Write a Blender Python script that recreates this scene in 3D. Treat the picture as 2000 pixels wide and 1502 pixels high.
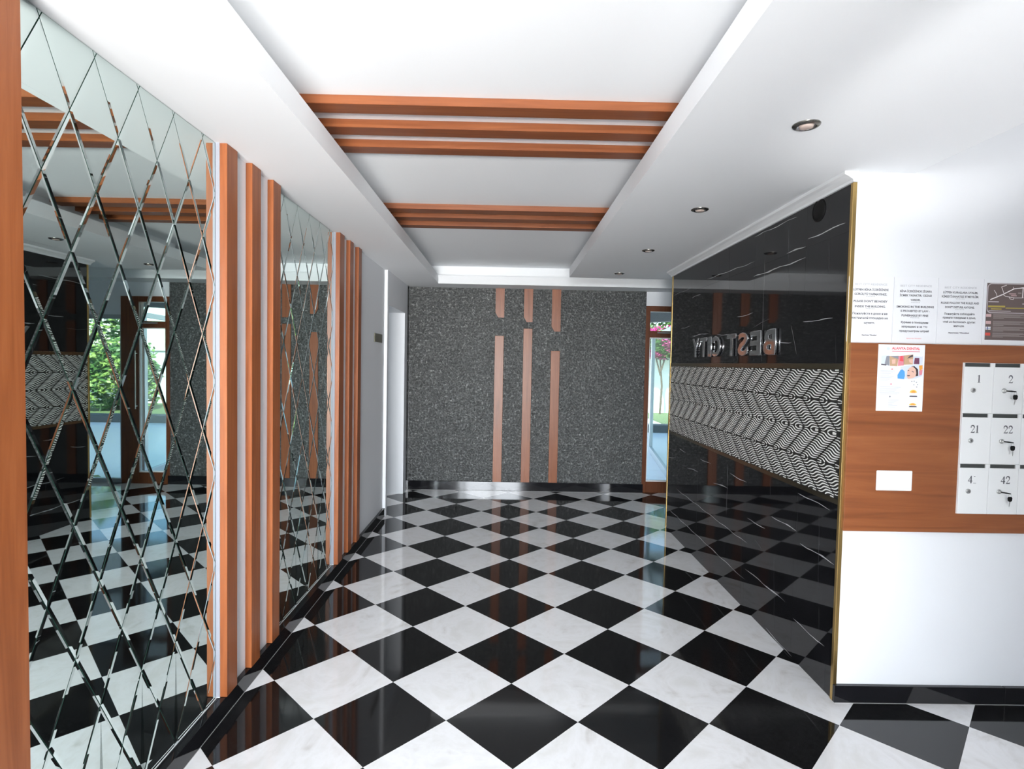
import bpy, bmesh, math, random
from mathutils import Vector, Matrix

random.seed(7)
sc = bpy.context.scene
for o in list(bpy.data.objects):
    bpy.data.objects.remove(o, do_unlink=True)
COL = sc.collection
PI = math.pi

# ------------------------------------------------------------ camera
F_PX, PITCH, YAW, ROLL, EYE = 1092.96, -0.037972, 0.010813, 0.019258, 1.5347
cp, sp, cy, sy, cr, sr = math.cos(PITCH), math.sin(PITCH), math.cos(YAW), math.sin(YAW), math.cos(ROLL), math.sin(ROLL)
fw = Vector((sy * cp, cy * cp, sp)); rt = Vector((cy, -sy, 0)); up = rt.cross(fw)
r2 = rt * cr + up * sr; u2 = up * cr - rt * sr
cam_d = bpy.data.cameras.new('camera'); cam = bpy.data.objects.new('camera', cam_d); COL.objects.link(cam)
cam_d.sensor_width = 36; cam_d.lens = F_PX / 2000 * 36; cam_d.clip_start = 0.02; cam_d.clip_end = 200
M = Matrix.Identity(4)
for k in range(3):
    M[k][0], M[k][1], M[k][2] = r2[k], u2[k], -fw[k]
M[0][3], M[1][3], M[2][3] = 0, 0, EYE
cam.matrix_world = M
sc.camera = cam

# ------------------------------------------------------------ world, sun, daylight through the openings, exposure
w = bpy.data.worlds.new('world'); sc.world = w; w.use_nodes = True
nt = w.node_tree; nt.nodes.clear()
sky = nt.nodes.new('ShaderNodeTexSky'); sky.sky_type = 'NISHITA'; sky.sun_disc = False
sky.sun_elevation = math.radians(52); sky.sun_rotation = math.radians(200); sky.air_density = 1.0
bg = nt.nodes.new('ShaderNodeBackground'); bg.inputs['Strength'].default_value = 0.5
out = nt.nodes.new('ShaderNodeOutputWorld')
nt.links.new(sky.outputs[0], bg.inputs[0]); nt.links.new(bg.outputs[0], out.inputs[0])

sd = bpy.data.lights.new('sun', 'SUN'); sd.energy = 11; sd.angle = math.radians(0.6); sd.color = (1, .96, .88)
so = bpy.data.objects.new('sun', sd); COL.objects.link(so)
so.rotation_euler = (math.radians(38), 0, math.radians(-28))

def area(name, loc, rot, sx, sz, energy, color):
    d = bpy.data.lights.new(name, 'AREA'); d.shape = 'RECTANGLE'; d.size = sx; d.size_y = sz
    d.energy = energy; d.color = color
    o = bpy.data.objects.new(name, d); COL.objects.link(o); o.location = loc; o.rotation_euler = rot
    return o
# daylight reaching the lobby through the open entrance behind the photographer: light from the sunlit
# forecourt paving (faces up) and from the bright street beyond it (faces the lobby)
area('forecourt_bounce', (.6, -6.6, -.02), (PI, 0, 0), 4.0, 4.6, 7700, (1.0, .985, .96))
area('street_daylight', (-.25, -9.0, 3.4), (PI / 2, 0, 0), 6.3, 4.2, 4550, (.90, .95, 1.0))
area('passage_fill', (-2.9, 5.9, 1.3), (0, -PI / 2, 0), 1.6, .7, 5, (.9, .97, 1.0))  # unseen area light added inside the closed passage, which has no window
# unseen spot added low by the entrance to brighten a patch of the soffit
gd_ = bpy.data.lights.new('soffit_patch_spot', 'SPOT'); gd_.energy = 260; gd_.spot_size = math.radians(34); gd_.spot_blend = .3; gd_.shadow_soft_size = .05
go_ = bpy.data.objects.new('soffit_patch_spot', gd_); COL.objects.link(go_); go_.location = (2.7, -1.0, .15)
go_.rotation_euler = (Vector((2.1, 1.15, 2.42)) - go_.location).to_track_quat('-Z', 'Y').to_euler()

sc.view_settings.view_transform = 'Standard'
sc.view_settings.look = 'None'
sc.view_settings.exposure = 0.16
sc.view_settings.gamma = 1.0
sc.view_settings.use_curve_mapping = False
try:
    sc.cycles.max_bounces = 12; sc.cycles.glossy_bounces = 6; sc.cycles.diffuse_bounces = 6
    sc.cycles.transparent_max_bounces = 12; sc.cycles.caustics_reflective = False; sc.cycles.caustics_refractive = False
    sc.cycles.sample_clamp_indirect = 6
except Exception:
    pass

# ------------------------------------------------------------ materials
def new_mat(name):
    m = bpy.data.materials.new(name); m.use_nodes = True
    return m, m.node_tree, m.node_tree.nodes['Principled BSDF']

def flat(name, col, rough=.6, metal=0., spec=.5, emit=None):
    m, t, p = new_mat(name)
    p.inputs['Base Color'].default_value = (*col, 1); p.inputs['Roughness'].default_value = rough
    p.inputs['Metallic'].default_value = metal; p.inputs['Specular IOR Level'].default_value = spec
    return m

def N(t, typ, **kw):
    n = t.nodes.new(typ)
    for k, v in kw.items():
        setattr(n, k, v)
    return n

def ramp(t, fac, stops):
    r = N(t, 'ShaderNodeValToRGB'); cr_ = r.color_ramp
    while len(cr_.elements) < len(stops):
        cr_.elements.new(.5)
    for e, (pos, c) in zip(cr_.elements, stops):
        e.position = pos; e.color = (*c, 1) if len(c) == 3 else c
    t.links.new(fac, r.inputs[0])
    return r.outputs[0]

def coords(t, scale=(1, 1, 1), rand=False):
    tc = N(t, 'ShaderNodeTexCoord'); mp = N(t, 'ShaderNodeMapping')
    mp.inputs['Scale'].default_value = scale
    src = tc.outputs['Object']
    if rand:
        oi = N(t, 'ShaderNodeObjectInfo'); ml = N(t, 'ShaderNodeMath', operation='MULTIPLY'); ml.inputs[1].default_value = 37.0
        t.links.new(oi.outputs['Random'], ml.inputs[0])
        ad = N(t, 'ShaderNodeVectorMath', operation='ADD')
        t.links.new(src, ad.inputs[0]); t.links.new(ml.outputs[0], ad.inputs[1]); src = ad.outputs[0]
    t.links.new(src, mp.inputs['Vector'])
    return mp.outputs[0]

def noise(t, vec, scale, detail=4, dist=0., rough=.55):
    n = N(t, 'ShaderNodeTexNoise'); n.inputs['Scale'].default_value = scale; n.inputs['Detail'].default_value = detail
    n.inputs['Distortion'].default_value = dist; n.inputs['Roughness'].default_value = rough
    t.links.new(vec, n.inputs['Vector'])
    return n.outputs['Fac']

def bump(t, p, h, strength, dist=.002):
    b = N(t, 'ShaderNodeBump'); b.inputs['Strength'].default_value = strength; b.inputs['Distance'].default_value = dist
    t.links.new(h, b.inputs['Height']); t.links.new(b.outputs[0], p.inputs['Normal'])

def wood(name, scale, c0, c1, c2, rough=.38):
    m, t, p = new_mat(name)
    v = coords(t, scale)
    f = noise(t, v, 1.0, 5, 1.2)
    t.links.new(ramp(t, f, [(.25, c0), (.5, c1), (.72, c2)]), p.inputs['Base Color'])
    p.inputs['Roughness'].default_value = rough
    f2 = noise(t, v, 4.0, 3)
    bump(t, p, f2, .12, .001)
    return m

W0, W1, W2 = (.185, .050, .0125), (.255, .073, .0205), (.315, .100, .032)
wood_z = wood('cherry_laminate_upright', (30, 30, 1.6), W0, W1, W2)
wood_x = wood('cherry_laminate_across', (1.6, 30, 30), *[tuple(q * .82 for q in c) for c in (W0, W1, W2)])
wood_dark = wood('brown_door_wood', (30, 30, 2), (.09, .024, .007), (.13, .038, .011), (.17, .053, .016), .35)
board_m = wood('cherry_board', (1.3, 20, 20), (.175, .050, .0135), (.24, .072, .021), (.295, .097, .031), .42)

plaster = flat('white_paint', (.79, .805, .83), .65)
plaster2 = flat('ceiling_paint', (.87, .885, .90), .7)
trim_white = flat('trim_white', (.83, .84, .85), .5)

m, t, p = new_mat('white_marble'); v = coords(t, (1, 1, 1), True)
f1 = noise(t, v, 3.2, 8, 1.6, .62); f2 = noise(t, v, 11, 5, .6)
mx = N(t, 'ShaderNodeMath', operation='MULTIPLY_ADD'); t.links.new(f2, mx.inputs[0]); mx.inputs[1].default_value = .28; t.links.new(f1, mx.inputs[2])
t.links.new(ramp(t, mx.outputs[0], [(.40, (.62, .605, .585)), (.52, (.755, .75, .745)), (.62, (.81, .81, .815)), (.8, (.73, .725, .71))]), p.inputs['Base Color'])
p.inputs['Roughness'].default_value = .07; white_marble = m
m, t, p = new_mat('black_granite'); v = coords(t, (1, 1, 1), True)
f1 = noise(t, v, 60, 4)
t.links.new(ramp(t, f1, [(.35, (.004, .004, .0045)), (.7, (.012, .012, .0125))]), p.inputs['Base Color'])
p.inputs['Roughness'].default_value = .06; black_granite = m
black_stone = flat('black_polished_stone', (.008, .008, .0095), .07)
m, t, p = new_mat('black_marble'); v = coords(t, (1, 1, 1), True)
f1 = noise(t, v, 5, 6, 1.0)
t.links.new(ramp(t, f1, [(.3, (.005, .005, .006)), (.8, (.011, .011, .013))]), p.inputs['Base Color'])
p.inputs['Roughness'].default_value = .035; black_marble = m
vein_m = flat('white_vein', (.42, .42, .43), .08)
vein_dim = flat('grey_vein', (.09, .09, .095), .08)
edge_grey = flat('grey_edge_strip', (.27, .28, .32), .5)
caulk = flat('grey_caulk', (.34, .33, .32), .6)

# checker stone for the floor beyond the laid tiles
TH = .4 / math.sqrt(2); GX, GY = .05319, 2.34358
m, t, p = new_mat('checker_stone')
tc = N(t, 'ShaderNodeTexCoord'); sx = N(t, 'ShaderNodeSeparateXYZ'); t.links.new(tc.outputs['Object'], sx.inputs[0])
def mth(op, a, b=None, c=None):
    n = N(t, 'ShaderNodeMath', operation=op)
    for i, q in enumerate((a, b, c)):
        if q is None: continue
        if isinstance(q, (int, float)): n.inputs[i].default_value = q
        else: t.links.new(q, n.inputs[i])
    return n.outputs[0]
xx = mth('SUBTRACT', sx.outputs[0], GX); yy = mth('SUBTRACT', sx.outputs[1], GY)
a_ = mth('FLOOR', mth('MULTIPLY_ADD', mth('ADD', xx, yy), 1 / (2 * TH), .5))
b_ = mth('FLOOR', mth('MULTIPLY_ADD', mth('SUBTRACT', yy, xx), 1 / (2 * TH), .5))
par = mth('PINGPONG', mth('ADD', a_, b_), 1)
mixc = N(t, 'ShaderNodeMix', data_type='RGBA'); t.links.new(par, mixc.inputs[0])
mixc.inputs[6].default_value = (.008, .008, .009, 1); mixc.inputs[7].default_value = (.76, .76, .755, 1)
t.links.new(mixc.outputs[2], p.inputs['Base Color']); p.inputs['Roughness'].default_value = .08
checker = m

# sprayed stone of the far wall
m, t, p = new_mat('grey_flaked_stone'); v = coords(t, (1, 1, 1))
vo = N(t, 'ShaderNodeTexVoronoi'); vo.inputs['Scale'].default_value = 42; t.links.new(v, vo.inputs['Vector'])
f1 = noise(t, v, 26, 5, 3.2, .6); f2 = noise(t, v, 1.3, 3)
s = mth('MULTIPLY_ADD', f1, .75, mth('MULTIPLY', vo.outputs['Distance'], .35))
t.links.new(ramp(t, s, [(.36, (.005, .006, .006)), (.50, (.018, .020, .0195)), (.66, (.080, .085, .082)), (.78, (.34, .35, .34))]), p.inputs['Base Color'])
p.inputs['Roughness'].default_value = .40; p.inputs['Specular IOR Level'].default_value = .8
bump(t, p, s, .9, .012); stone_m = m

m, t, p = new_mat('silvered_mirror'); p.inputs['Base Color'].default_value = (.70, .80, .775, 1)
p.inputs['Metallic'].default_value = 1; p.inputs['Roughness'].default_value = .012; mirror_m = m
mirror_edge = flat('mirror_cut_edge', (.05, .13, .10), .15)
gold = flat('brushed_gold', (.62, .42, .16), .28, 1.)
bronze = flat('bronze_strip', (.30, .25, .17), .16, 1.)
nickel = flat('dark_nickel', (.23, .22, .20), .25, 1.)
chrome = flat('chrome', (.75, .76, .78), .06, 1.)
steel = flat('satin_steel', (.50, .50, .49), .3, 1.)
alu = flat('grey_aluminium', (.46, .48, .50), .4, .6)
warm_bulb = flat('lamp_glass', (.62, .50, .44), .15)
black_plastic = flat('black_plastic', (.006, .006, .006), .6, 0, .2)
rib_m = flat('white_rib', (.86, .86, .83), .35)
rib_back = flat('charcoal_groove', (.018, .018, .016), .4)
paper = flat('paper', (.80, .81, .84), .55)
white_box = flat('white_lacquer', (.80, .81, .81), .35)
slot_m = flat('letter_slot', (.055, .06, .058), .35, .3)
white_plastic = flat('white_plastic', (.86, .86, .85), .3)
ink = flat('ink', (.10, .10, .115), .6)
ink_l = flat('light_ink', (.42, .42, .45), .6)
olive = flat('olive_plaque', (.12, .115, .08), .4)
def P_(n, c): return flat('print_' + n, c, .5)
pr_red = P_('red', (.80, .10, .12)); pr_brown = P_('brown', (.13, .095, .09)); pr_line = P_('line', (.58, .53, .56)); pr_road = P_('road', (.85, .80, .80))
pr_yellow = P_('yellow', (.42, .33, .07)); pr_text = P_('text', (.30, .26, .25)); pr_flag1 = P_('faded_flag', (.62, .42, .42)); pr_flag2 = P_('red_flag', (.62, .08, .06))
pr_blue = P_('blue', (.10, .36, .78)); pr_skin = P_('skin', (.78, .50, .40)); pr_hair = P_('hair', (.05, .035, .04)); pr_grey = P_('grey', (.28, .29, .33)); pr_pink = P_('pink', (.75, .27, .33))
pr_purple = P_('purple', (.16, .05, .10)); pr_orange = P_('orange', (.85, .38, .06)); pr_gold = P_('gold', (.88, .62, .10)); pr_pale = P_('pale', (.68, .74, .84)); pr_white = P_('white', (.85, .86, .88)); pr_faint = P_('faint', (.60, .63, .70)); pr_dark = P_('dark', (.07, .06, .08)); pr_tan = P_('tan', (.55, .36, .22)); pr_navy=P_('navy',(.05,.09,.28))

# glass: clear with a reflection at grazing angles
m = bpy.data.materials.new('pane_glass'); m.use_nodes = True; t = m.node_tree; t.nodes.clear()
fr = N(t, 'ShaderNodeFresnel'); fr.inputs[0].default_value = 1.45
tr = N(t, 'ShaderNodeBsdfTransparent'); tr.inputs[0].default_value = (.90, .96, .95, 1)
gl = N(t, 'ShaderNodeBsdfGlossy'); gl.inputs['Roughness'].default_value = .01
ms = N(t, 'ShaderNodeMixShader'); ou = N(t, 'ShaderNodeOutputMaterial')
t.links.new(fr.outputs[0], ms.inputs[0]); t.links.new(tr.outputs[0], ms.inputs[1]); t.links.new(gl.outputs[0], ms.inputs[2]); t.links.new(ms.outputs[0], ou.inputs[0])
glass = m
glass2 = glass.copy(); glass2.name = 'thin_clear_glass'
_n = [q for q in glass2.node_tree.nodes if q.type == 'MIX_SHADER'][0]
glass2.node_tree.links.remove(_n.inputs[0].links[0]); _n.inputs[0].default_value = .03
paving_m = flat('pale_paving', (.74, .76, .78), .35)
garden_white = flat('garden_white_render', (.78, .78, .74), .8)
dark_kerb = flat('dark_kerb_stone', (.06, .065, .07), .6)
leaf_g = flat('green_leaf', (.055, .13, .03), .5); leaf_l = flat('light_leaf', (.20, .30, .07), .5); blossom = flat('magenta_blossom', (.55, .05, .22), .6); bark = flat('bark', (.10, .07, .045), .8)
soil = flat('lawn_soil', (.10, .15, .05), .9)

# ------------------------------------------------------------ mesh helpers
class MB:
    def __init__(s): s.v = []; s.f = []; s.mi = []; s.mats = []
    def m(s, mat):
        if mat not in s.mats: s.mats.append(mat)
        return s.mats.index(mat)
    def poly(s, pts, mat):
        n = len(s.v); s.v += [tuple(q) for q in pts]; s.f.append(tuple(range(n, n + len(pts)))); s.mi.append(s.m(mat))
    def box(s, x0, x1, y0, y1, z0, z1, mat, ch=0.):
        n = len(s.v); k = s.m(mat)
        if ch <= 0:
            s.v += [(x, y, z) for z in (z0, z1) for y in (y0, y1) for x in (x0, x1)]
            for f in ((0, 2, 3, 1), (4, 5, 7, 6), (0, 1, 5, 4), (2, 6, 7, 3), (0, 4, 6, 2), (1, 3, 7, 5)):
                s.f.append(tuple(n + i for i in f)); s.mi.append(k)
        else:
            b = bmesh.new(); bmesh.ops.create_cube(b, size=1)
            for q in b.verts:
                q.co = Vector(((x0 + x1) / 2 + q.co.x * (x1 - x0), (y0 + y1) / 2 + q.co.y * (y1 - y0), (z0 + z1) / 2 + q.co.z * (z1 - z0)))
            bmesh.ops.bevel(b, geom=b.edges[:] , offset=ch, segments=1, affect='EDGES')
            s.bm(b, mat)
        return s
    def bm(s, b, mat):
        n = len(s.v); k = s.m(mat); b.verts.index_update()
        s.v += [tuple(q.co) for q in b.verts]
        for f in b.faces:
            s.f.append(tuple(n + q.index for q in f.verts)); s.mi.append(k)
        b.free()
    def prism(s, prof, axis, a, b, mat):           # closed profile extruded along an axis
        n = len(prof)
        def P3(q, c):
            return {'x': (c, q[0], q[1]), 'y': (q[0], c, q[1]), 'z': (q[0], q[1], c)}[axis]
        base = len(s.v); k = s.m(mat)
        s.v += [P3(q, a) for q in prof] + [P3(q, b) for q in prof]
        s.f.append(tuple(base + i for i in range(n))); s.f.append(tuple(base + n + i for i in reversed(range(n)))); s.mi += [k, k]
        for i in range(n):
            j = (i + 1) % n
            s.f.append((base + i, base + n + i, base + n + j, base + j)); s.mi.append(k)
        return s
    def lathe(s, prof, c, axis, mat, seg=32):      # prof: (radius, offset along axis)
        base = len(s.v); k = s.m(mat); m_ = len(prof)
        for i in range(seg):
            a = 2 * PI * i / seg; ca, sa = math.cos(a), math.sin(a)
            for r, h in prof:
                d = {'z': (r * ca, r * sa, h), 'x': (h, r * ca, r * sa), 'y': (r * ca, h, r * sa)}[axis]
                s.v.append((c[0] + d[0], c[1] + d[1], c[2] + d[2]))
        for i in range(seg):
            j = (i + 1) % seg
            for q in range(m_ - 1):
                s.f.append((base + i * m_ + q, base + j * m_ + q, base + j * m_ + q + 1, base + i * m_ + q + 1)); s.mi.append(k)
        return s
    def tube(s, pts, r, mat, seg=8):
        k = s.m(mat); base = len(s.v); pts = [Vector(q) for q in pts]; n = len(pts)
        for i, q in enumerate(pts):
            d = (pts[min(i + 1, n - 1)] - pts[max(i - 1, 0)]).normalized()
            a = d.orthogonal().normalized() if i == 0 else (a - d * a.dot(d)).normalized()
            b = d.cross(a); rr = r[i] if isinstance(r, (list, tuple)) else r
            for g in range(seg):
                t_ = 2 * PI * g / seg; s.v.append(tuple(q + a * rr * math.cos(t_) + b * rr * math.sin(t_)))
        for i in range(n - 1):
            for g in range(seg):
                h = (g + 1) % seg
                s.f.append((base + i * seg + g, base + i * seg + h, base + (i + 1) * seg + h, base + (i + 1) * seg + g)); s.mi.append(k)
        s.f.append(tuple(base + g for g in reversed(range(seg)))); s.f.append(tuple(base + (n - 1) * seg + g for g in range(seg))); s.mi += [k, k]
        return s
    def mesh(s, name):
        me = bpy.data.meshes.new(name); me.from_pydata(s.v, [], s.f)
        for q in s.mats: me.materials.append(q)
        me.polygons.foreach_set('material_index', s.mi); me.update()
        b = bmesh.new(); b.from_mesh(me); bmesh.ops.recalc_face_normals(b, faces=b.faces[:]); b.to_mesh(me); b.free()
        return me
    def build(s, name, parent=None, smooth=False, **kw):
        return link(name, s.mesh(name), parent, smooth, **kw)

def link(name, me, parent=None, smooth=False, loc=None, **kw):
    o = bpy.data.objects.new(name, me); COL.objects.link(o)
    if parent: o.parent = parent
    if loc: o.location = loc
    if smooth and me:
        me.polygons.foreach_set('use_smooth', [True] * len(me.polygons))
        try: me.set_sharp_from_angle(angle=math.radians(35))
        except Exception: pass
    for k, v in kw.items(): o[k] = v
    return o

def struct(o): o['kind'] = 'structure'; return o
def tag(o, label, cat, group=None):
    o['label'] = label; o['category'] = cat
    if group: o['group'] = group
    return o
def B(name, x0, x1, y0, y1, z0, z1, mat, parent=None, ch=0., **kw):
    return MB().box(x0, x1, y0, y1, z0, z1, mat, ch).build(name, parent, **kw)
def empty(name, loc, **kw):
    o = bpy.data.objects.new(name, None); COL.objects.link(o); o.location = loc; o.empty_display_size = .05
    for k, v in kw.items(): o[k] = v
    return o
def part_of(o, parent):      # parent while keeping world-space vertices
    o.parent = parent; o.location = -parent.location; return o

# ------------------------------------------------------------ floor
floor = struct(B('floor', -3.2, 4.2, -2.2, 7.0, -.06, -.0085, checker))
top_m = MB(); top_m.box(-.1997, .1997, -.1997, .1997, -.008, 0, white_marble); me_w = top_m.mesh('tile_white')
top_b = MB(); top_b.box(-.1997, .1997, -.1997, .1997, -.008, 0, black_granite); me_b = top_b.mesh('tile_black')
cnt = 0
for j in range(-5, 18):
    for i in range(-8, 14):
        if (i + j) % 2: continue
        x, y = GX + i * TH, GY + j * TH
        if y > 6.95 or y < .95: continue
        if x > 3.05 or x < -1.42 and y < 5.4 or x < -1.75: continue
        if x > 1.85 and 2.85 < y < 4.95: continue
        if x < -1.6 and y < 5.4: continue
        o = link('tile', me_b if i % 2 == 0 else me_w, floor); o.location = (x, y, 0); o.rotation_euler = (0, 0, PI / 4)
        cnt += 1
print('floor tiles', cnt)
# continuation of the checker under and past the laid tiles (stone slab flush just below the tile tops)
far = MB()
far.box(-3.2, 4.2, -2.2, .86, -.0085, -.0006, checker)
far.build('checker_slab', floor)

# ------------------------------------------------------------ left wall with recesses for the two mirrors
ZS = 2.42                                          # soffit height
wl = MB()
wl.box(-1.50, -1.224, -1.7, 5.5, 0, ZS + .2, plaster)
for a, b in ((-1.7, 1.384), (2.3555, 2.967), (3.934, 5.5)):
    wl.box(-1.224, -1.20, a, b, 0, ZS, plaster)
wall_left = struct(wl.build('wall_left'))
# boxed-out part with the passage opening
wb = MB()
wb.box(-1.50, -1.17, 5.5, 5.56, 0, ZS, plaster)
wb.box(-1.50, -1.17, 5.56, 6.44, 2.085, ZS, plaster)
wb.box(-1.50, -1.17, 6.44, 6.60, 0, ZS, plaster)
part_of(wb.build('passage_surround', wall_left), wall_left)
B('edge_panel', -1.50, -1.166, 6.60, 6.72, 0, ZS, black_marble, wall_left)
pas = MB(); pas.box(-3.1, -3.0, 5.2, 6.9, 0, 2.3, plaster); pas.box(-3.1, -1.5, 6.44, 6.54, 0, 2.3, plaster); pas.box(-3.1, -1.5, 5.44, 5.54, 0, 2.3, plaster); pas.box(-3.1, -1.5, 5.44, 6.54, 2.2, 2.3, plaster)
struct(pas.build('wall_passage'))
SL = [(1.283, 1.375), (2.358, 2.450), (2.588, 2.680), (2.820, 2.912), (3.934, 4.040), (4.188, 4.280), (4.430, 4.518)]
for a, b in SL:
    B('slat', -1.20, -1.170, a, b, .081, ZS, wood_z, wall_left, ch=.0015)
# baseboard
bb = MB(); bb.box(-1.20, -1.175, -1.7, 5.5, 0, .08, black_stone, .0015); bb.box(-1.224, -1.2, 1.384, 2.3555, 0, .08, black_stone); bb.box(-1.224, -1.2, 2.967, 3.934, 0, .08, black_stone)
bl = struct(bb.build('baseboard_left'))
B('caulk_bead', -1.1752, -1.1735, -1.7, 5.5, 0, .002, caulk, bl)
for a, b in ((1.386, 2.353), (2.969, 3.932)):
    B('ledge_bead', -1.2135, -1.2105, a, b, .080, .083, trim_white, bl)
for y in (2.3545, 3.9325):
    B('edge_strip', -1.2195, -1.1998, y, y + .0011, .083, ZS, edge_grey, wall_left)  # grey strips added to darken the white step ends beside the mirrors
# small plaque by the passage
pq = MB(); pq.box(-1.20, -1.190, 5.08, 5.38, 1.706, 1.785, olive, .002)
tag(pq.build('wall_plaque'), 'small dark olive plaque on the white wall beside the passage opening', 'sign')

# ------------------------------------------------------------ mirrors of bevelled diamond panes
TILT = math.radians(.40)
def clip(poly, axis, val, keep_less):
    res = []
    for i in range(len(poly)):
        a, b = poly[i], poly[(i + 1) % len(poly)]
        ia = (a[axis] <= val) if keep_less else (a[axis] >= val); ib = (b[axis] <= val) if keep_less else (b[axis] >= val)
        if ia: res.append(a)
        if ia != ib:
            q = (val - a[axis]) / (b[axis] - a[axis]); res.append((a[0] + (b[0] - a[0]) * q, a[1] + (b[1] - a[1]) * q))
    out_ = []
    for q in res:
        if not out_ or (abs(q[0] - out_[-1][0]) + abs(q[1] - out_[-1][1])) > 1e-6: out_.append(q)
    if len(out_) > 1 and abs(out_[0][0] - out_[-1][0]) + abs(out_[0][1] - out_[-1][1]) < 1e-6: out_.pop()
    return out_
def inset(poly, d):
    n = len(poly); res = []
    for i in range(n):
        p0, p1, p2 = Vector(poly[i - 1]), Vector(poly[i]), Vector(poly[(i + 1) % n])
        e1 = (p1 - p0).normalized(); e2 = (p2 - p1).normalized()
        n1 = Vector((-e1.y, e1.x)); n2 = Vector((-e2.y, e2.x))
        k = 1 + n1.dot(n2)
        if k < 1e-4: return None
        res.append(p1 + (n1 + n2) * (d / k))
    return [(q.x, q.y) for q in res]
def area2(p): return .5 * sum(p[i][0] * p[(i + 1) % len(p)][1] - p[(i + 1) % len(p)][0] * p[i][1] for i in range(len(p)))
def make_mirror(Y0, label):
    root = empty('wall_mirror', (-1.22, Y0 + .4825, .084)); tag(root, label, 'mirror', 'diamond mirrors on the left wall')
    bk = MB(); bk.box(-1.224, -1.2195, Y0, Y0 + .965, .082, ZS, mirror_edge); part_of(bk.build('backing_board'), root)
    HX, HZ = .0965, .193
    for i in range(0, 11):
        for j in range(-1, 13):
            if (i + j) % 2: continue
            c = (Y0 + i * HX, 2.40 - j * HZ)
            poly = [(c[0] - HX, c[1]), (c[0], c[1] - HZ), (c[0] + HX, c[1]), (c[0], c[1] + HZ)]
            mk(root, poly, Y0)
def mk(root, poly, Y0):
    for ax, val, less in ((0, Y0 + .001, False), (0, Y0 + .964, True), (1, .0845, False), (1, 2.4185, True)):
        poly = clip(poly, ax, val, less)
        if len(poly) < 3: return
    if area2(poly) < 0: poly.reverse()
    if area2(poly) < 6e-5: return
    P0 = inset(poly, .0018)
    if P0 is None: return
    P1 = inset(P0, .0075)
    ok = P1 is not None and area2(P1) > 2e-4
    tl = random.uniform(-.0006, .0006); tl2 = random.uniform(-.0006, .0006)
    cy_ = sum(q[0] for q in poly) / len(poly); cz_ = sum(q[1] for q in poly) / len(poly)
    T_ = math.tan(TILT)
    def X(q, h): return -1.2195 + h + (q[0] - cy_) * (T_ + tl) + (q[1] - cz_) * tl2 + .0006
    b = MB(); h1, h0 = .0050, .0036
    if ok:
        b.poly([(X(q, h1), q[0], q[1]) for q in P1], mirror_m)
        n = len(P0)
        for k in range(n):
            l = (k + 1) % n
            b.poly([(X(P0[k], h0), *P0[k]), (X(P0[l], h0), *P0[l]), (X(P1[l], h1), *P1[l]), (X(P1[k], h1), *P1[k])], mirror_m)
    else:
        b.poly([(X(q, h0), q[0], q[1]) for q in P0], mirror_m)
    n = len(P0)
    for k in range(n):
        l = (k + 1) % n
        b.poly([(-1.2196, *P0[k]), (-1.2196, *P0[l]), (X(P0[l], h0), *P0[l]), (X(P0[k], h0), *P0[k])], mirror_edge)
    me = bpy.data.meshes.new('mirror_pane'); me.from_pydata(b.v, [], b.f)
    for q in b.mats: me.materials.append(q)
    me.polygons.foreach_set('material_index', b.mi); me.update()
    part_of(link('mirror_pane', me), root)
make_mirror(1.387, 'tall mirror of faceted diamond panes beside the single wooden slat')
make_mirror(2.968, 'tall mirror of faceted diamond panes between the two groups of three slats')

# ------------------------------------------------------------ far wall of flaked stone
wall_back = struct(B('wall_back', -1.5, 1.66, 6.72, 6.95, 0, 2.75, plaster))
B('stone_face', -1.162, 1.66, 6.70, 6.72, .106, ZS, stone_m, wall_back)
XS = [(-.141, -.036), (.198, .303), (.530, .636)]
for (a, b), zt, zb in zip(XS, (2.075, 2.028, 1.922), (1.858, 1.950, 1.690)):
    mb = MB(); mb.prism([(a, ZS), (a, zt + .06), (a + .035, zt), (b, zt), (b, ZS)], 'y', 6.682, 6.70, wood_z); mb.build('slat', wall_back)
    mb = MB(); mb.box(a, b, 6.682, 6.70, .088, zb, wood_z, .0015); mb.build('slat', wall_back)
bk = struct(B('baseboard_back', -1.166, 1.672, 6.678, 6.72, 0, .106, black_stone, ch=.0015))
B('caulk_bead', -1.16, 1.67, 6.6765, 6.678, 0, .002, caulk, bk)

# ------------------------------------------------------------ ceiling: soffits with a raised tray and wooden battens
ZL, ZC = 2.515, 2.63
ceiling = struct(B('ceiling', -3.2, 4.2, -1.8, 7.0, 3.25, 3.4, plaster2))
MB().box(-1.5, 1.8, -1.8, 6.46, ZC, ZC + .05, plaster2).box(1.8, 3.1, 2.62, 6.46, ZC, ZC + .05, plaster2).build('tray_panel', ceiling)
sL = MB(); sL.box(-1.5, -.785, -1.8, 6.37, ZS, ZL, plaster2); sL.box(-1.5, -1.02, -1.8, 6.37, ZL, ZC, plaster2); sL.build('soffit', ceiling)
sR = MB(); sR.box(.625, 1.816, -1.8, 5.72, ZS, ZL, plaster2); sR.box(1.816, 3.1, 2.6, 5.72, ZS, ZL, plaster2); sR.box(.86, 1.816, -1.8, 5.5, ZL, ZC, plaster2); sR.build('soffit', ceiling)
sF = MB(); sF.box(-1.5, 3.1, 6.37, 6.72, ZS, ZL, plaster2); sF.box(-1.5, 3.1, 6.46, 6.72, ZL, ZC + .05, plaster2); sF.build('soffit', ceiling)
BM = [(2.362, 2.453), (2.592, 2.683), (2.824, 2.912), (3.935, 4.042), (4.160, 4.262), (4.400, 4.490)]
for k, (a, b) in enumerate(BM):
    B('batten', -.95, .80, a, b, ZC - .037, ZC, wood_x, ceiling, ch=.0015)
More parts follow.
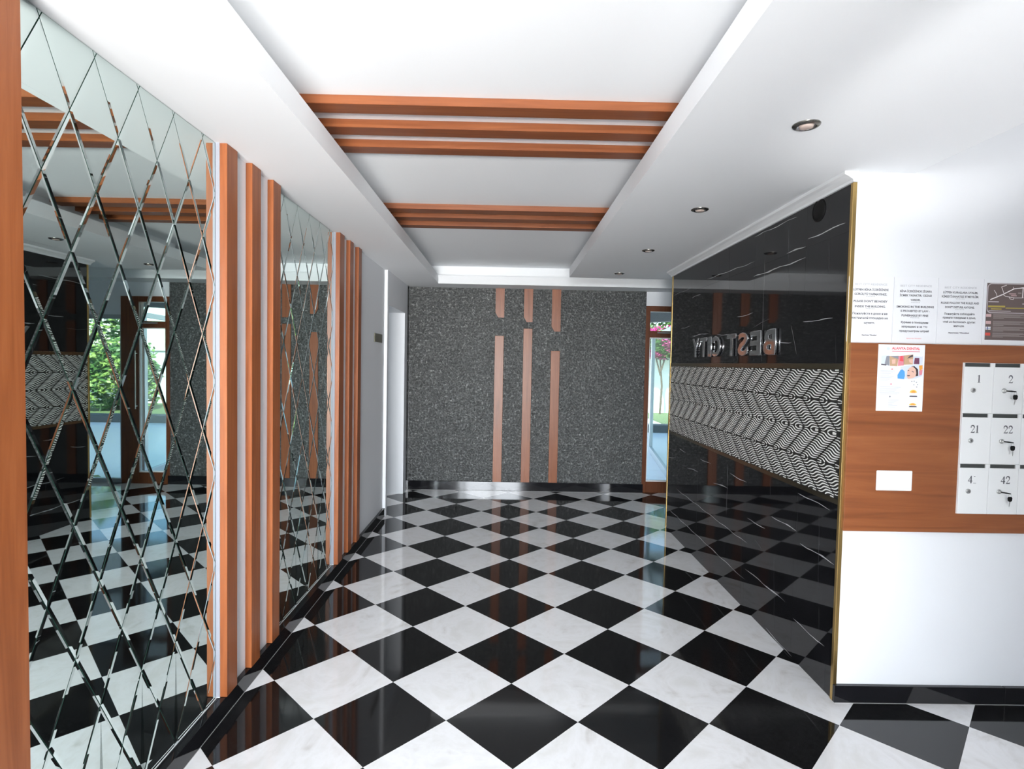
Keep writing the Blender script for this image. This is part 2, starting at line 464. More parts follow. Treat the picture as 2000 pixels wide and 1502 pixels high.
# high part over the mailbox bay
hb = MB(); hb.box(1.80, 1.816, -1.8, 2.525, ZL, 3.25, plaster2); hb.build('upstand', ceiling)

# ------------------------------------------------------------ right-hand core: plaster box, black marble cladding
XM = 1.545
YN, YE = 2.525, 5.262
wr = MB(); wr.box(XM + .012, 4.0, YN, YE - .005, 0, ZS + .0, plaster); wr.box(1.816, 4.0, YN, YN + .08, ZS, 3.25, plaster)
wall_right = struct(wr.build('wall_right'))
ys = [YN + .016, 2.915, 3.515, 4.115, 4.715, YE - .014]
zs = [0, .309, .909, None, 1.563, 2.163, 2.40]
for q in range(5):
    for a, b in ((0, .309), (.309, .909), (1.563, 2.163), (2.163, 2.40)):
        mb = MB(); mb.box(XM, XM + .012, ys[q] + .0004, ys[q + 1] - .0004, a + (.0004 if a else 0), b - .0004, black_marble); mb.build('marble_tile', wall_right)
# veins (horizontal and upright white streaks repeating on the slabs)
VE = [((2.72,2.39),(2.71,2.19),.5),((2.71,2.18),(2.70,2.0),.4),((3.11,2.39),(3.08,1.90),.45),((3.38,2.22),(3.38,1.565),.8),((3.93,2.38),(3.90,2.0),.35),((3.40,2.36),(3.39,2.29),.4),
 ((3.53,2.357),(3.02,2.35),.7),((3.53,2.107),(2.92,2.111),1.5),((3.12,2.171),(2.92,2.173),.9),((2.90,2.204),(2.58,2.208),1.3),((4.36,2.215),(3.53,2.20),.8),((5.22,2.195),(4.71,2.195),.6),((4.70,2.111),(4.48,2.117),.7),
 ((3.76,1.873),(3.52,1.878),.8),((3.52,1.789),(3.28,1.826),.5),((2.92,1.78),(2.65,1.777),.8),((3.04,1.771),(2.97,1.611),.8),((3.38,1.677),(3.03,1.678),1.),((4.97,1.871),(4.72,1.875),.6),((4.67,1.79),(4.29,1.794),.9),
 ((2.62,1.702),(2.61,1.565),.7),((5.26,1.777),(5.0,1.769),.5),((4.12,1.775),(3.60,1.745),.6),
 ((4.42,.861),(4.42,.021),.6),((3.83,.87),(3.83,.51),.8),((3.51,.897),(3.50,.828),.5),((3.21,.898),(3.20,.782),.5),((2.90,.889),(2.90,.651),.45),((2.70,.90),(2.68,.433),.6),((2.67,.378),(2.66,.263),.5),((3.13,.459),(3.10,.041),.5),((3.58,.535),(3.55,.022),.5),
 ((4.17,.51),(4.15,.316),.4),((3.85,.31),(3.84,.222),.4),((4.76,.452),(4.75,.363),.4),((5.03,.134),(5.03,.004),.5),((2.60,.145),(2.60,.0),.5),
 ((4.69,.682),(4.42,.699),.8),((4.09,.682),(3.81,.704),.9),((4.38,.808),(4.14,.809),.7),((3.80,.808),(3.52,.804),.9),((4.97,.437),(3.49,.423),.8),((2.90,.883),(2.61,.87),.9),((5.22,.679),(5.04,.704),.6),((4.91,.806),(4.73,.803),.6),
 ((3.50,.581),(3.25,.588),.9),((3.18,.683),(2.90,.681),.9),((2.86,.628),(2.56,.628),1.2),((3.50,.257),(2.99,.263),1.1),((3.64,.426),(3.49,.423),.7),((5.23,.20),(3.50,.183),1.0),((2.90,.21),(2.61,.209),.9),((3.20,.016),(2.90,.004),.6),((3.38,.481),(3.29,.452),.4)]
vm = MB()
for (ya, za), (yb, zb), wgt in VE:
    L = math.hypot(yb - ya, zb - za); n = max(6, int(L / .03)); vert = abs(zb - za) > abs(yb - ya)
    w0 = (.0020 if vert else .0035) * (.6 + wgt * .6); ph = random.uniform(0, 9); mat = vein_m if wgt >= .6 else vein_dim
    if vert and wgt < .75: mat = vein_dim
    pl, pr = [], []
    for k in range(n + 1):
        q = k / n; env = min(1, q * 5 + .15, (1 - q) * 5 + .15)
        wob = (.0020 if vert else .0030) * math.sin(ph + q * L * 22) + random.uniform(-.0012, .0012)
        hw = w0 * env * (.55 + .6 * abs(math.sin(ph * 2 + q * L * 13))) * .5 * (1.9 if random.random() < .12 and wgt > .8 else 1)
        y, z = ya + (yb - ya) * q, za + (zb - za) * q
        if vert: pl.append((y + wob - hw, z)); pr.append((y + wob + hw, z))
        else: pl.append((y, z + wob - hw)); pr.append((y, z + wob + hw))
    for k in range(n):
        vm.poly([(XM - .0003, *pl[k]), (XM - .0003, *pl[k + 1]), (XM - .0003, *pr[k + 1]), (XM - .0003, *pr[k])], mat)
vm.build('vein', wall_right, kind='stuff')
# relief band in a bronze frame
ZB0, ZB1 = .909, 1.563
rb = MB()
rb.box(XM - .002, XM + .012, YN + .016, YE - .014, ZB1 - .028, ZB1, bronze); rb.box(XM - .002, XM + .012, YN + .016, YE - .014, ZB0, ZB0 + .024, bronze)
rb.box(XM + .0012, XM + .012, YN + .016, YE - .014, ZB0 + .024, ZB1 - .028, rib_back)
band = rb.build('relief_band', wall_right)
zlo, zhi = ZB0 + .025, ZB1 - .029; RH = (zhi - zlo) / 4; SPC, RUN = .150, .185
ya_, yb_ = YN + .018, YE - .016
for row in range(4):                                # row 0 is the topmost
    z1 = zhi - row * RH; z0 = z1 - RH; sgn = -1 if row % 2 == 0 else 1     # groove moves towards the camera with height on even rows
    for c_ in range(-2, 22):
        yl0 = YE - c_ * SPC + (RUN * .5)             # far groove of the column at mid height
        mb = MB(); nr = 13; any_ = False
        for k in range(-1, nr + 2):
            zc = z0 + (k + .5) * RH / nr
            segs = []
            for g in range(11):
                u = g / 10
                dz = -sgn * (.0052 * math.sin(2 * PI * u + .6) - .018 * (u - .5))
                z = zc + dz; vfr = (z - z0) / RH - .5
                y = yl0 + sgn * RUN * vfr - (.007 + u * (SPC - .014))
                th = .0036 * (1.15 - abs(2 * u - 1) * .55)
                if z0 + .001 < z < z1 - .001 and ya_ < y < yb_: segs.append((y, z, th))
                elif segs: break
            if len(segs) < 3: continue
            any_ = True
            for (y0, zz0, t0), (y1, zz1, t1) in zip(segs, segs[1:]):
                mb.poly([(XM + .0012, y0, zz0 - t0), (XM + .0012, y1, zz1 - t1), (XM - .0008, y1, zz1 - t1 * .45), (XM - .0008, y0, zz0 - t0 * .45)], rib_m)
                mb.poly([(XM - .0008, y0, zz0 - t0 * .45), (XM - .0008, y1, zz1 - t1 * .45), (XM - .0008, y1, zz1 + t1 * .6), (XM - .0008, y0, zz0 + t0 * .6)], rib_m)
                mb.poly([(XM - .0008, y0, zz0 + t0 * .6), (XM - .0008, y1, zz1 + t1 * .6), (XM + .0012, y1, zz1 + t1), (XM + .0012, y0, zz0 + t0)], rib_m)
        if any_:
            me = bpy.data.meshes.new('wave_block'); me.from_pydata(mb.v, [], mb.f); me.materials.append(rib_m); link('wave_block', me, band)
# gold corner trims
MB().box(XM - .007, XM + .012, YN - .004, YN + .016, 0, 2.375, gold, .002).build('corner_trim', wall_right)
MB().box(XM - .005, XM + .012, YE - .014, YE + .003, 0, 2.375, gold, .002).build('corner_trim', wall_right)
# cornice on top of the marble
pf = [(XM + .012, 2.374), (XM - .012, 2.374), (XM - .014, 2.385), (XM - .026, 2.392), (XM - .036, 2.399), (XM - .046, 2.403), (XM - .052, 2.406), (XM - .052, ZS), (XM + .012, ZS)]
tr1 = MB(); tr1.prism(pf, 'y', YN - .012, YE + .02, trim_white); struct(tr1.build('trim_1'))
# baseboard under the mailboxes
br = MB()
for a, b in ((XM - .006, 2.330), (2.332, 3.3)):
    br.box(a, b, YN - .020, YN, 0, .08, black_stone, .0015)
br_o = struct(br.build('baseboard_right')); B('caulk_bead', XM - .004, 3.3, YN - .0215, YN - .020, 0, .002, caulk, br_o)
# round black cover high on the marble
vn = MB(); vn.lathe([(.0, -.012), (.018, -.012), (.03, -.010), (.044, -.006), (.050, -.001), (.051, .0)], (XM, 2.806, 2.325), 'x', black_plastic, 36)
tag(vn.build('ventilation_cover', smooth=True), 'round black cover high on the black marble near the white mailbox wall', 'vent')
vo_ = bpy.data.objects['ventilation_cover']
rg = MB(); rg.lathe([(.049, -.004), (.052, -.006), (.055, -.004), (.056, 0)], (XM, 2.806, 2.325), 'x', black_plastic, 36); rg.build('rim', vo_, smooth=True)

# ------------------------------------------------------------ remaining shell
shell = MB(); shell.box(3.6, 3.75, -1.8, 2.6, 0, 3.25, plaster); struct(shell.build('wall_side'))
s2 = MB(); s2.box(3.0, 3.1, 5.1, 7.0, 0, ZC, plaster); struct(s2.build('wall_corridor'))
fr_ = MB()
fr_.box(-1.5, 3.75, -1.8, -1.68, 2.40, 3.3, plaster); fr_.box(.50, 3.75, -1.8, -1.68, 0, 2.4, plaster)  # unseen solid right part added to keep entrance light off the mailbox wall
for x in (-1.08, -.3, .46):
    fr_.box(x - .03, x + .03, -1.78, -1.70, 0, 2.4, wood_dark)
struct(fr_.build('wall_front'))
hd = MB(); hd.box(1.66, 2.26, 6.72, 6.95, 2.25, 2.75, plaster); hd.box(2.26, 3.1, 6.72, 6.95, 2.03, 2.75, plaster)
struct(hd.build('wall_garden'))

# ------------------------------------------------------------ garden door with transom, window beside it
d1 = MB(); d1.box(1.66, 1.712, 6.70, 6.80, 0, 2.25, wood_dark, .003); d1.box(2.04, 2.26, 6.70, 6.80, 0, 2.25, wood_dark, .003)
d1.box(1.712, 2.04, 6.70, 6.80, 2.185, 2.25, wood_dark, .003); d1.box(1.712, 2.04, 6.70, 6.80, 1.875, 1.955, wood_dark, .003); d1.box(1.712, 2.04, 6.70, 6.80, 0, .135, wood_dark, .003)
door = struct(d1.build('door_1'))
g1 = MB(); 
for a in ((1.712, 1.722, .135, 1.875), (2.030, 2.04, .135, 1.875), (1.722, 2.030, 1.865, 1.875), (1.722, 2.030, .135, .150)):
    g1.box(a[0], a[1], 6.715, 6.75, a[2], a[3], white_plastic)
g1.build('gasket', door)
B('pane', 1.722, 2.030, 6.728, 6.736, .15, 1.865, glass, door); B('pane', 1.712, 2.04, 6.728, 6.736, 1.955, 2.185, glass, door)
MB().box(1.80, 1.96, 6.690, 6.70, 1.925, 1.94, steel, .002).build('closer_arm', door)
MB().box(2.052, 2.062, 6.66, 6.672, .9, 1.6, steel, .003).box(2.052, 2.062, 6.672, 6.70, .93, .94, steel).box(2.052, 2.062, 6.672, 6.70, 1.56, 1.57, steel).build('handle', door)
w1 = MB(); w1.box(2.26, 3.0, 6.73, 6.79, 1.98, 2.03, alu); w1.box(2.26, 3.0, 6.73, 6.79, 0, .05, alu); w1.box(2.26, 2.29, 6.73, 6.79, .05, 1.98, alu); w1.box(2.96, 3.0, 6.73, 6.79, .05, 1.98, alu)
win = struct(w1.build('window_1')); B('pane', 2.29, 2.96, 6.755, 6.762, .05, 1.98, glass, win)

# ------------------------------------------------------------ garden
gd = MB(); gd.box(-4, 22, 7.0, 24, -.10, -.012, paving_m); struct(gd.build('ground'))
lw = MB(); lw.box(4.2, 15.5, 13.4, 17.9, -.012, .03, soil); struct(lw.build('lawn'))
kb = MB(); kb.box(1.5, 9.0, 12.9, 13.3, -.012, .16, dark_kerb, .01)
tag(kb.build('kerb_wall'), 'low dark stone kerb across the garden beyond the glass door', 'kerb')
gw = MB(); gw.box(-2, 16, 18.0, 18.2, -.012, 1.72, garden_white); gw.box(-2.03, 16.03, 17.96, 18.24, 1.72, 1.80, garden_white)
tag(gw.build('garden_wall'), 'sunlit white rendered wall at the end of the garden', 'wall')
pc = MB(); pc.box(1.2, 9.5, 7.0, 12.4, 2.62, 2.72, plaster); pr_o = pc.build('porch_canopy'); tag(pr_o, 'pale flat canopy over the terrace outside the glass door', 'canopy')
bmn = MB()
import itertools
def obar(mb, p0, p1, w_, z0, z1, mat):
    d = Vector((p1[0] - p0[0], p1[1] - p0[1])).normalized(); nx, ny = -d.y * w_ / 2, d.x * w_ / 2
    mb.prism([(p0[0] + nx, p0[1] + ny), (p1[0] + nx, p1[1] + ny), (p1[0] - nx, p1[1] - ny), (p0[0] - nx, p0[1] - ny)], 'z', z0, z1, mat)
obar(bmn, (2.2, 12.2), (4.6, 9.6), .18, 2.42, 2.62, dark_kerb); bmn.build('beam', pr_o)
for x, y in ((1.4, 12.2), (9.2, 12.2)):
    B('post', x - .06, x + .06, y - .06, y + .06, -.012, 2.62, alu, pr_o)
# glazed screen outside, standing at an angle
A_, Z_ = (2.16, 6.98), (2.62, 10.0)
scr = empty('glass_screen', (2.39, 8.49, -.012)); tag(scr, 'grey aluminium framed glass screen standing outside the garden door', 'glass screen')
for q in (0, 1):
    x, y = A_[0] + (Z_[0] - A_[0]) * q, A_[1] + (Z_[1] - A_[1]) * q
    part_of(B('post', x - .03, x + .03, y - .03, y + .03, -.012, 2.08, alu), scr)
for a, b in ((-.012, .09), (2.02, 2.08)):
    sg = MB(); obar(sg, A_, Z_, .05, a, b, alu); part_of(sg.build('rail'), scr)
gp = MB(); obar(gp, (A_[0] + .01, A_[1] + .06), (Z_[0] - .01, Z_[1] - .06), .008, .09, 2.02, glass2); part_of(gp.build('pane'), scr)

def bush(name, x, y, z0, rx, ry, rz, n, mats, label, cat, trunk=None, size=.09):
    root = empty(name, (x, y, 0)); tag(root, label, cat, 'bushes and trees in the garden')
    leaves = [MB() for _ in mats]
    for k in range(n):
        a, c_ = random.uniform(0, 2 * PI), random.uniform(-1, 1); r = random.uniform(.55, 1) ** .5
        s_ = math.sqrt(1 - c_ * c_)
        lump = 1 + .22 * math.sin(a * 3 + x * 5) * math.cos(c_ * 4 + y)
        q = Vector((x + rx * r * s_ * math.cos(a) * lump, y + ry * r * s_ * math.sin(a) * lump, z0 + rz * r * c_ * lump))
        u_ = Vector((random.gauss(0, 1), random.gauss(0, 1), random.gauss(0, .6))).normalized() * size * random.uniform(.6, 1.2); v_ = u_.orthogonal().normalized() * size * .5
        u_ = u_ if u_.length else Vector((size, 0, 0))
        mi = 0
        if len(mats) > 1 and math.sin(q.x * 4.1 + q.z * 5) + math.cos(q.y * 3 + q.x * 2.2) > .1 and random.random() < .75: mi = 1
        leaves[mi].poly([q - u_, q - v_ * .9, q + u_, q + v_ * .9], mats[mi])
    for nm, l in zip(('foliage', 'blossom' if blossom in mats else 'foliage'), leaves):
        if l.f:
            me = bpy.data.meshes.new(nm); me.from_pydata(l.v, [], l.f); me.materials.append(l.mats[0]); o = link(nm, me); part_of(o, root); o['kind'] = 'stuff'
    tb = MB(); tz = trunk or z0
    tb.tube([(x, y, 0.0), (x + .04, y, tz * .4), (x - .03, y + .03, tz * .8), (x, y, tz)], [.035, .03, .022, .012], bark)
    tb.tube([(x - .01, y, tz * .6), (x + rx * .3, y, tz + rz * .2)], [.03, .01], bark); tb.tube([(x - .01, y, tz * .55), (x - rx * .35, y, tz + rz * .25)], [.03, .01], bark)
    part_of(tb.build('trunk', smooth=True), root)
bush('bougainvillea', 4.85, 17.5, 2.25, .95, .35, .48, 3400, [leaf_g, blossom], 'bougainvillea with magenta blossom hanging over the white garden wall', 'shrub', size=.07)
bush('garden_tree', 5.6, 20.0, 3.2, 1.5, 1.3, 1.4, 3200, [leaf_g, leaf_l], 'leafy green tree standing behind the white garden wall', 'tree', size=.12)
bush('garden_bush', 8.6, 15.6, 1.0, 1.1, .9, .95, 2600, [leaf_g, leaf_l], 'round bush on the lawn, seen in the mirror between door and marble', 'bush', size=.10)
bush('garden_bush', 10.8, 17.0, 2.2, 1.5, .9, 1.5, 3200, [leaf_g, leaf_l], 'taller dark bush on the lawn, seen in the mirror above the round bush', 'bush', size=.11)

# ------------------------------------------------------------ downlights
def downlight(y, label):
    c = (1.073, y, ZS)
    root = empty('downlight', c); tag(root, label, 'downlight', 'recessed downlights in the right soffit')
    a = MB(); a.lathe([(.0, -.012), (.016, -.012), (.022, -.010), (.026, -.004)], c, 'z', warm_bulb, 32)
    a2 = MB(); a2.lathe([(.031, -.007), (.034, -.009), (.044, -.006), (.0475, -.003), (.048, 0)], c, 'z', nickel, 40)
    a3 = MB(); a3.lathe([(.026, -.004), (.029, -.002), (.031, -.007)], c, 'z', chrome, 32)
    for nm, q in (('bulb', a), ('trim_ring', a2), ('reflector', a3)): part_of(q.build(nm, smooth=True), root)
    return root
for y, l in ((2.056, 'round nickel downlight in the white soffit before the mailbox wall'), (3.175, 'downlight in the soffit beside the black marble, second from the mailboxes'),
             (4.32, 'downlight in the soffit, third from the mailboxes'), (5.42, 'downlight closest to the garden door, last in the soffit row')):
    downlight(y, l)

# ------------------------------------------------------------ lettering helpers
def text_mesh(body, size, align='CENTER', bold=0.):
    cu = bpy.data.curves.new('text', 'FONT'); cu.body = body; cu.size = size; cu.align_x = align; cu.resolution_u = 2; cu.offset = bold
    ob = bpy.data.objects.new('text', cu); COL.objects.link(ob)
    dg = bpy.context.evaluated_depsgraph_get(); me = bpy.data.meshes.new_from_object(ob.evaluated_get(dg))
    bpy.data.objects.remove(ob); bpy.data.curves.remove(cu)
    v = [tuple(q.co) for q in me.vertices]; f = [tuple(q.vertices) for q in me.polygons]; bpy.data.meshes.remove(me)
    return v, f
def put_text(mb, body, x, z, y, size, mat, width=None, align='CENTER', bold=0.):
    v, f = text_mesh(body, size, align, bold)
    if not v: return
    k = 1.
    if width:
        W = max(q[0] for q in v) - min(q[0] for q in v); k = width / W
    n = len(mb.v); i = mb.m(mat)
    mb.v += [(x + q[0] * k, y, z + q[1]) for q in v]
    for g in f: mb.f.append(tuple(n + q for q in g)); mb.mi.append(i)
def raw(mb, name, parent=None):
    me = bpy.data.meshes.new(name); me.from_pydata(mb.v, [], mb.f)
    for q in mb.mats: me.materials.append(q)
    me.polygons.foreach_set('material_index', mb.mi); me.update()
    return link(name, me, parent)
def quad(mb, x0, x1, z0, z1, y, mat): mb.poly([(x0, y, z0), (x1, y, z0), (x1, y, z1), (x0, y, z1)], mat)
def disc(mb, x, z, rx, rz, y, mat, n=20, a0=0, a1=2 * PI):
    mb.poly([(x + rx * math.cos(a0 + (a1 - a0) * k / n), y, z + rz * math.sin(a0 + (a1 - a0) * k / n)) for k in range(n + (0 if a1 - a0 > 6 else 1))], mat)

YP = YN - .0022
def notice(x0, x1, z0, z1, label):
    root = B('notice_sheet', x0, x1, YP, YN - .0002, z0, z1, paper)
    return tag(root, label, 'notice', 'printed notices above the wooden board')
def lines(root, L, cx):
    mb = MB()
    for body, z, size, mat, wd in L: put_text(mb, body, cx, z, YP - .0004, size, mat, wd, bold=.0004 if mat is ink else 0)
    raw(mb, 'lettering', root)['kind'] = 'stuff'
STAR = '* * * * * *'
n1 = notice(1.537, 1.742, 1.662, 1.956, 'white notice about noise, next to the gold corner trim')
lines(n1, [('BEST CITY RESIDENCE', 1.917, .0125, ink_l, .145), ('LÜTFEN BİNA İÇERİSİNDE', 1.893, .0125, ink, .160), ('GÜRÜLTÜ YAPMAYINIZ.', 1.873, .0125, ink, .148), (STAR, 1.8615, .008, ink, .04),
  ("PLEASE DON'T BE NOISY", 1.841, .0125, ink, .154), ('INSIDE THE BUILDING.', 1.818, .0125, ink, .140), (STAR, 1.807, .008, ink, .04),
  ('Пожалуйста в доме и на', 1.786, .0125, ink, .158), ('лестничной площадке не', 1.766, .0125, ink, .166), ('шуметь.', 1.745, .0125, ink, .05), ('Apartman Yönetimi', 1.6915, .006, ink, .068)], 1.638)
n2 = notice(1.7435, 1.944, 1.661, 1.957, 'white notice about smoking, between the two other white notices')
lines(n2, [('BEST CITY RESIDENCE', 1.914, .0125, ink_l, .142), ('BİNA İÇERİSİNDE SİGARA', 1.890, .0125, ink, .145), ('İÇMEK YASAKTIR. CEZASI', 1.871, .0125, ink, .145), ('VARDIR.', 1.851, .0125, ink, .045), (STAR, 1.839, .008, ink, .04),
  ('SMOKING IN THE BUILDING', 1.820, .0125, ink, .170), ('IS PROHIBITED BY LAW -', 1.801, .0125, ink, .132), ('PUNISHABLE BY FINE', 1.781, .0125, ink, .122), (STAR, 1.770, .008, ink, .04),
  ('Курение в помещении', 1.750, .0125, ink, .124), ('запрещено и за это', 1.731, .0125, ink, .118), ('предусмотрен штраф', 1.711, .0125, ink, .136), ('Apartman Yönetimi', 1.680, .006, pr_red, .068)], 1.843)
n3 = notice(1.9455, 2.151, 1.662, 1.956, 'white notice about following the rules, beside the brown map poster')
lines(n3, [('BEST CITY RESIDENCE', 1.910, .0125, ink_l, .145), ('LÜTFEN KURALLARA UYALIM,', 1.8885, .0125, ink, .158), ('KİMSEYİ RAHATSIZ ETMEYELİM.', 1.870, .0125, ink, .168), (STAR, 1.859, .008, ink, .04),
  ('PLEASE FOLLOW THE RULES AND', 1.841, .0125, ink, .174), ("DON'T DISTURB ANYONE.", 1.822, .0125, ink, .134), (STAR, 1.811, .008, ink, .04),
  ('Пожалуйста соблюдайте', 1.792, .0125, ink, .138), ('правила поведения в доме,', 1.775, .0125, ink, .150), ('чтоб не беспокоить других', 1.7555, .0125, ink, .148), ('жильцов.', 1.738, .0125, ink, .05), ('Apartman Yönetimi', 1.709, .006, ink, .096)], 2.046)
n4 = notice(2.1525, 2.372, 1.660, 1.955, 'brown map poster with road drawing and flags, on a white sheet')
mb = MB(); y0 = YP - .0004; y1 = YP - .0008; y2 = YP - .0012
X0, X1, Z0, Z1 = 2.166, 2.366, 1.682, 1.939
quad(mb, X0, X1, Z0, Z1, y0, pr_brown)
def strip(mb, pts, w_, y, mat):
    for (a, b), (c_, d) in zip(pts, pts[1:]):
        dx, dz = c_ - a, d - b; L = math.hypot(dx, dz) or 1; nx, nz = -dz / L * w_ / 2, dx / L * w_ / 2
        mb.poly([(a + nx, y, b + nz), (c_ + nx, y, d + nz), (c_ - nx, y, d - nz), (a - nx, y, b - nz)], mat)
sxp = .205 / 985 * 1.0      # from poster picture units to metres
def pp(u, v): return (X0 + (u - 100) * .000222, Z1 - (v - 115) * .0001985)
fx0, fz1 = pp(118, 130); fx1, fz0 = pp(975, 790); R_ = .018
rr = []
for cx, cz, a0 in ((fx1 - R_, fz1 - R_, 0), (fx0 + R_, fz1 - R_, 90), (fx0 + R_, fz0 + R_, 180), (fx1 - R_, fz0 + R_, 270)):
    rr += [(cx + R_ * math.cos(math.radians(a0 + q)), cz + R_ * math.sin(math.radians(a0 + q))) for q in range(0, 91, 15)]
rr.append(rr[0]); strip(mb, rr, .0035, y1, pr_line)
for pts, w_ in (([(175, 495), (430, 370), (650, 240), (845, 212), (930, 240)], .0042), ([(310, 410), (290, 350), (245, 275)], .002), ([(445, 340), (395, 200), (500, 160)], .0024), ([(640, 235), (638, 195)], .002),
               ([(440, 380), (490, 415), (560, 425), (680, 445), (835, 440)], .0022), ([(840, 215), (835, 440)], .0042), ([(560, 430), (580, 470), (650, 480), (655, 445)], .0018), ([(835, 440), (930, 428)], .001)):
    strip(mb, [pp(*q) for q in pts], w_, y2, pr_road)
def bar(u0, v0, u1, v1, mat): 
    a, d = pp(u0, v0); b, c_ = pp(u1, v1); quad(mb, a, b, c_, d, y1, mat)
bar(140, 530, 355, 550, pr_line); bar(840, 568, 935, 588, pr_line); bar(140, 625, 490, 665, pr_yellow); bar(500, 668, 935, 688, pr_yellow); bar(200, 690, 420, 715, pr_yellow); bar(150, 740, 610, 755, pr_line)
bar(560, 345, 700, 365, pr_flag1); bar(600, 385, 715, 405, pr_flag1); bar(740, 322, 810, 345, pr_text)
for v0, fm in ((820, pr_flag1), (980, pr_flag1), (1110, pr_white), (1245, pr_flag2)):
    bar(108, v0, 212, v0 + 65, fm)
    for q in range(5):
        ln = (640, 660, 560, 650, 220)[q]; bar(255, v0 + q * 22, 255 + ln, v0 + q * 22 + 11, pr_text)
raw(mb, 'map_print', n4)['kind'] = 'stuff'
mb = MB(); a, d = pp(108, 1138); b, c_ = pp(212, 1150); quad(mb, a, b, c_, d, y2, pr_navy); a, d = pp(140, 1110); b, c_ = pp(156, 1175); quad(mb, a, b, c_, d, y2, pr_navy); raw(mb, 'flag_cross', n4)

# ------------------------------------------------------------ wooden board, mailboxes, switch, flyer
board = MB(); board.box(1.549, 3.35, YN - .018, YN, .800, 1.6575, board_m, .002)
tag(board.build('mounting_board'), 'wide cherry wood board on the white wall behind the mailboxes', 'board')
YB = YN - .018
# flyer
fl = B('flyer', 1.673, 1.884, YB - .0012, YB, 1.352, 1.652, pr_white); tag(fl, 'dental clinic flyer pinned at the top of the wooden board', 'flyer')
mb = MB(); ya = YB - .0016; yb = YB - .0020; yc = YB - .0024; yd = YB - .0028
FX, FZ = 1.673, 1.652
def fp(u, v): return (FX + (u - 275) / 870 * .211, FZ - (v - 122) / 1225 * .300)
def fq(u0, v0, u1, v1, mat, y=ya):
    a, d = fp(u0, v0); b, c_ = fp(u1, v1); quad(mb, a, b, c_, d, y, mat)
def fpoly(pts, mat, y): mb.poly([(*[fp(u, v)[0]], y, fp(u, v)[1]) for u, v in pts], mat)
tx, tz = fp(790, 212); put_text(mb, 'ALANYA DENTAL', tx, tz, ya, .0150, pr_red, .128, bold=.0005)
fpoly([(425, 180), (470, 170), (490, 195), (470, 240), (455, 215), (440, 240)], pr_pale, ya)
fq(530, 240, 1050, 252, pr_pink)
fpoly([(335, 330), (480, 320), (500, 510), (335, 500)], pr_pale, ya); fpoly([(430, 335), (485, 330), (490, 515), (400, 480)], pr_grey, yb); fpoly([(335, 480), (440, 490), (430, 510), (335, 500)], pr_dark, yb)
fpoly([(485, 335), (660, 325), (640, 520), (500, 515)], pr_tan, ya); fpoly([(500, 335), (650, 330), (655, 390), (560, 360)], pr_grey, yb); fpoly([(530, 400), (600, 390), (600, 470), (540, 480)], pr_skin, yc)
fpoly([(655, 330), (760, 320), (760, 500), (650, 515)], pr_pink, ya); fpoly([(690, 335), (730, 325), (750, 430), (680, 420)], pr_red, yb)
fpoly([(755, 320), (930, 300), (930, 480), (755, 490)], pr_tan, ya); fpoly([(815, 380), (860, 330), (920, 300), (925, 340), (860, 360)], pr_dark, yb); fpoly([(850, 390), (930, 380), (925, 470), (860, 440)], pr_skin, yb)
fpoly([(930, 330), (1110, 330), (1110, 480), (930, 480)], pr_pale, ya); fpoly([(960, 360), (1045, 360), (1050, 475), (945, 475)], pr_purple, yb); fpoly([(935, 290), (1095, 300), (1095, 340), (935, 325)], pr_white, yb)
fpoly([(700, 530), (900, 490), (1115, 480), (1110, 690), (1000, 740), (800, 750), (700, 740)], pr_pale, ya)
fpoly([(655, 745), (650, 680), (700, 590), (735, 575), (780, 610), (790, 690), (775, 755)], pr_blue, yb)
fpoly([(905, 515), (960, 512), (1030, 570), (1040, 690), (985, 700), (990, 620)], pr_hair, yb)
fpoly([(830, 590), (870, 540), (930, 520), (985, 570), (1000, 640), (985, 710), (930, 735), (850, 750), (820, 700), (830, 650)], pr_skin, yc)
fpoly([(825, 680), (885, 678), (870, 700), (835, 698)], pr_dark, yd); fpoly([(915, 598), (955, 620), (945, 628), (910, 608)], pr_dark, yd); fpoly([(838, 590), (862, 585), (860, 597), (840, 600)], pr_dark, yd)
fpoly([(1045, 500), (1110, 490), (1115, 560), (1060, 600)], pr_orange, yb); fpoly([(1050, 600), (1115, 570), (1110, 660), (1060, 690)], pr_pink, yb)
for v0, n_, u1 in ((600, 8, 600), (900, 6, 720), (1140, 6, 690)):
    for q in range(n_): fq(330 if v0 < 1100 else 500, v0 + q * 26, u1 - (q * 37) % 130, v0 + q * 26 + 8, pr_faint)
for u, v in ((545, 575), (537, 850), (525, 1080)):
    cx, cz = fp(u, v); disc(mb, cx, cz, .0042, .0034, yb, pr_pink if v < 900 else pr_grey)
for u, v in ((925, 795), (968, 790), (1012, 808), (965, 855), (1035, 852), (1020, 895)):
    cx, cz = fp(u, v); disc(mb, cx, cz, .0024, .0024, yb, pr_grey, 8)
for v in (1010, 1240):
    cx, cz = fp(962, v); disc(mb, cx, cz + .002, .0165, .0130 if v < 1100 else .009, ya, pr_gold, 18, 0, PI); disc(mb, cx, cz + .001, .010, .010, yb, pr_orange, 14, 0, PI)
    fpoly([(890, v + 68 - (40 if v > 1100 else 0)), (1040, v + 68 - (40 if v > 1100 else 0)), (1030, v + 48 - (40 if v > 1100 else 0)), (900, v + 48 - (40 if v > 1100 else 0))], pr_dark, yb)
raw(mb, 'print', fl)['kind'] = 'stuff'

# switch
swp = MB(); swp.box(1.687, 1.850, YB - .008, YB, .990, 1.0815, white_plastic, .003)
swo = swp.build('light_switch'); tag(swo, 'blank white double switch plate low on the wooden board', 'light switch')
for a, b in ((1.697, 1.767), (1.770, 1.840)):
    MB().box(a, b, YB - .010, YB - .007, 1.000, 1.0715, white_plastic, .0015).build('rocker', swo)

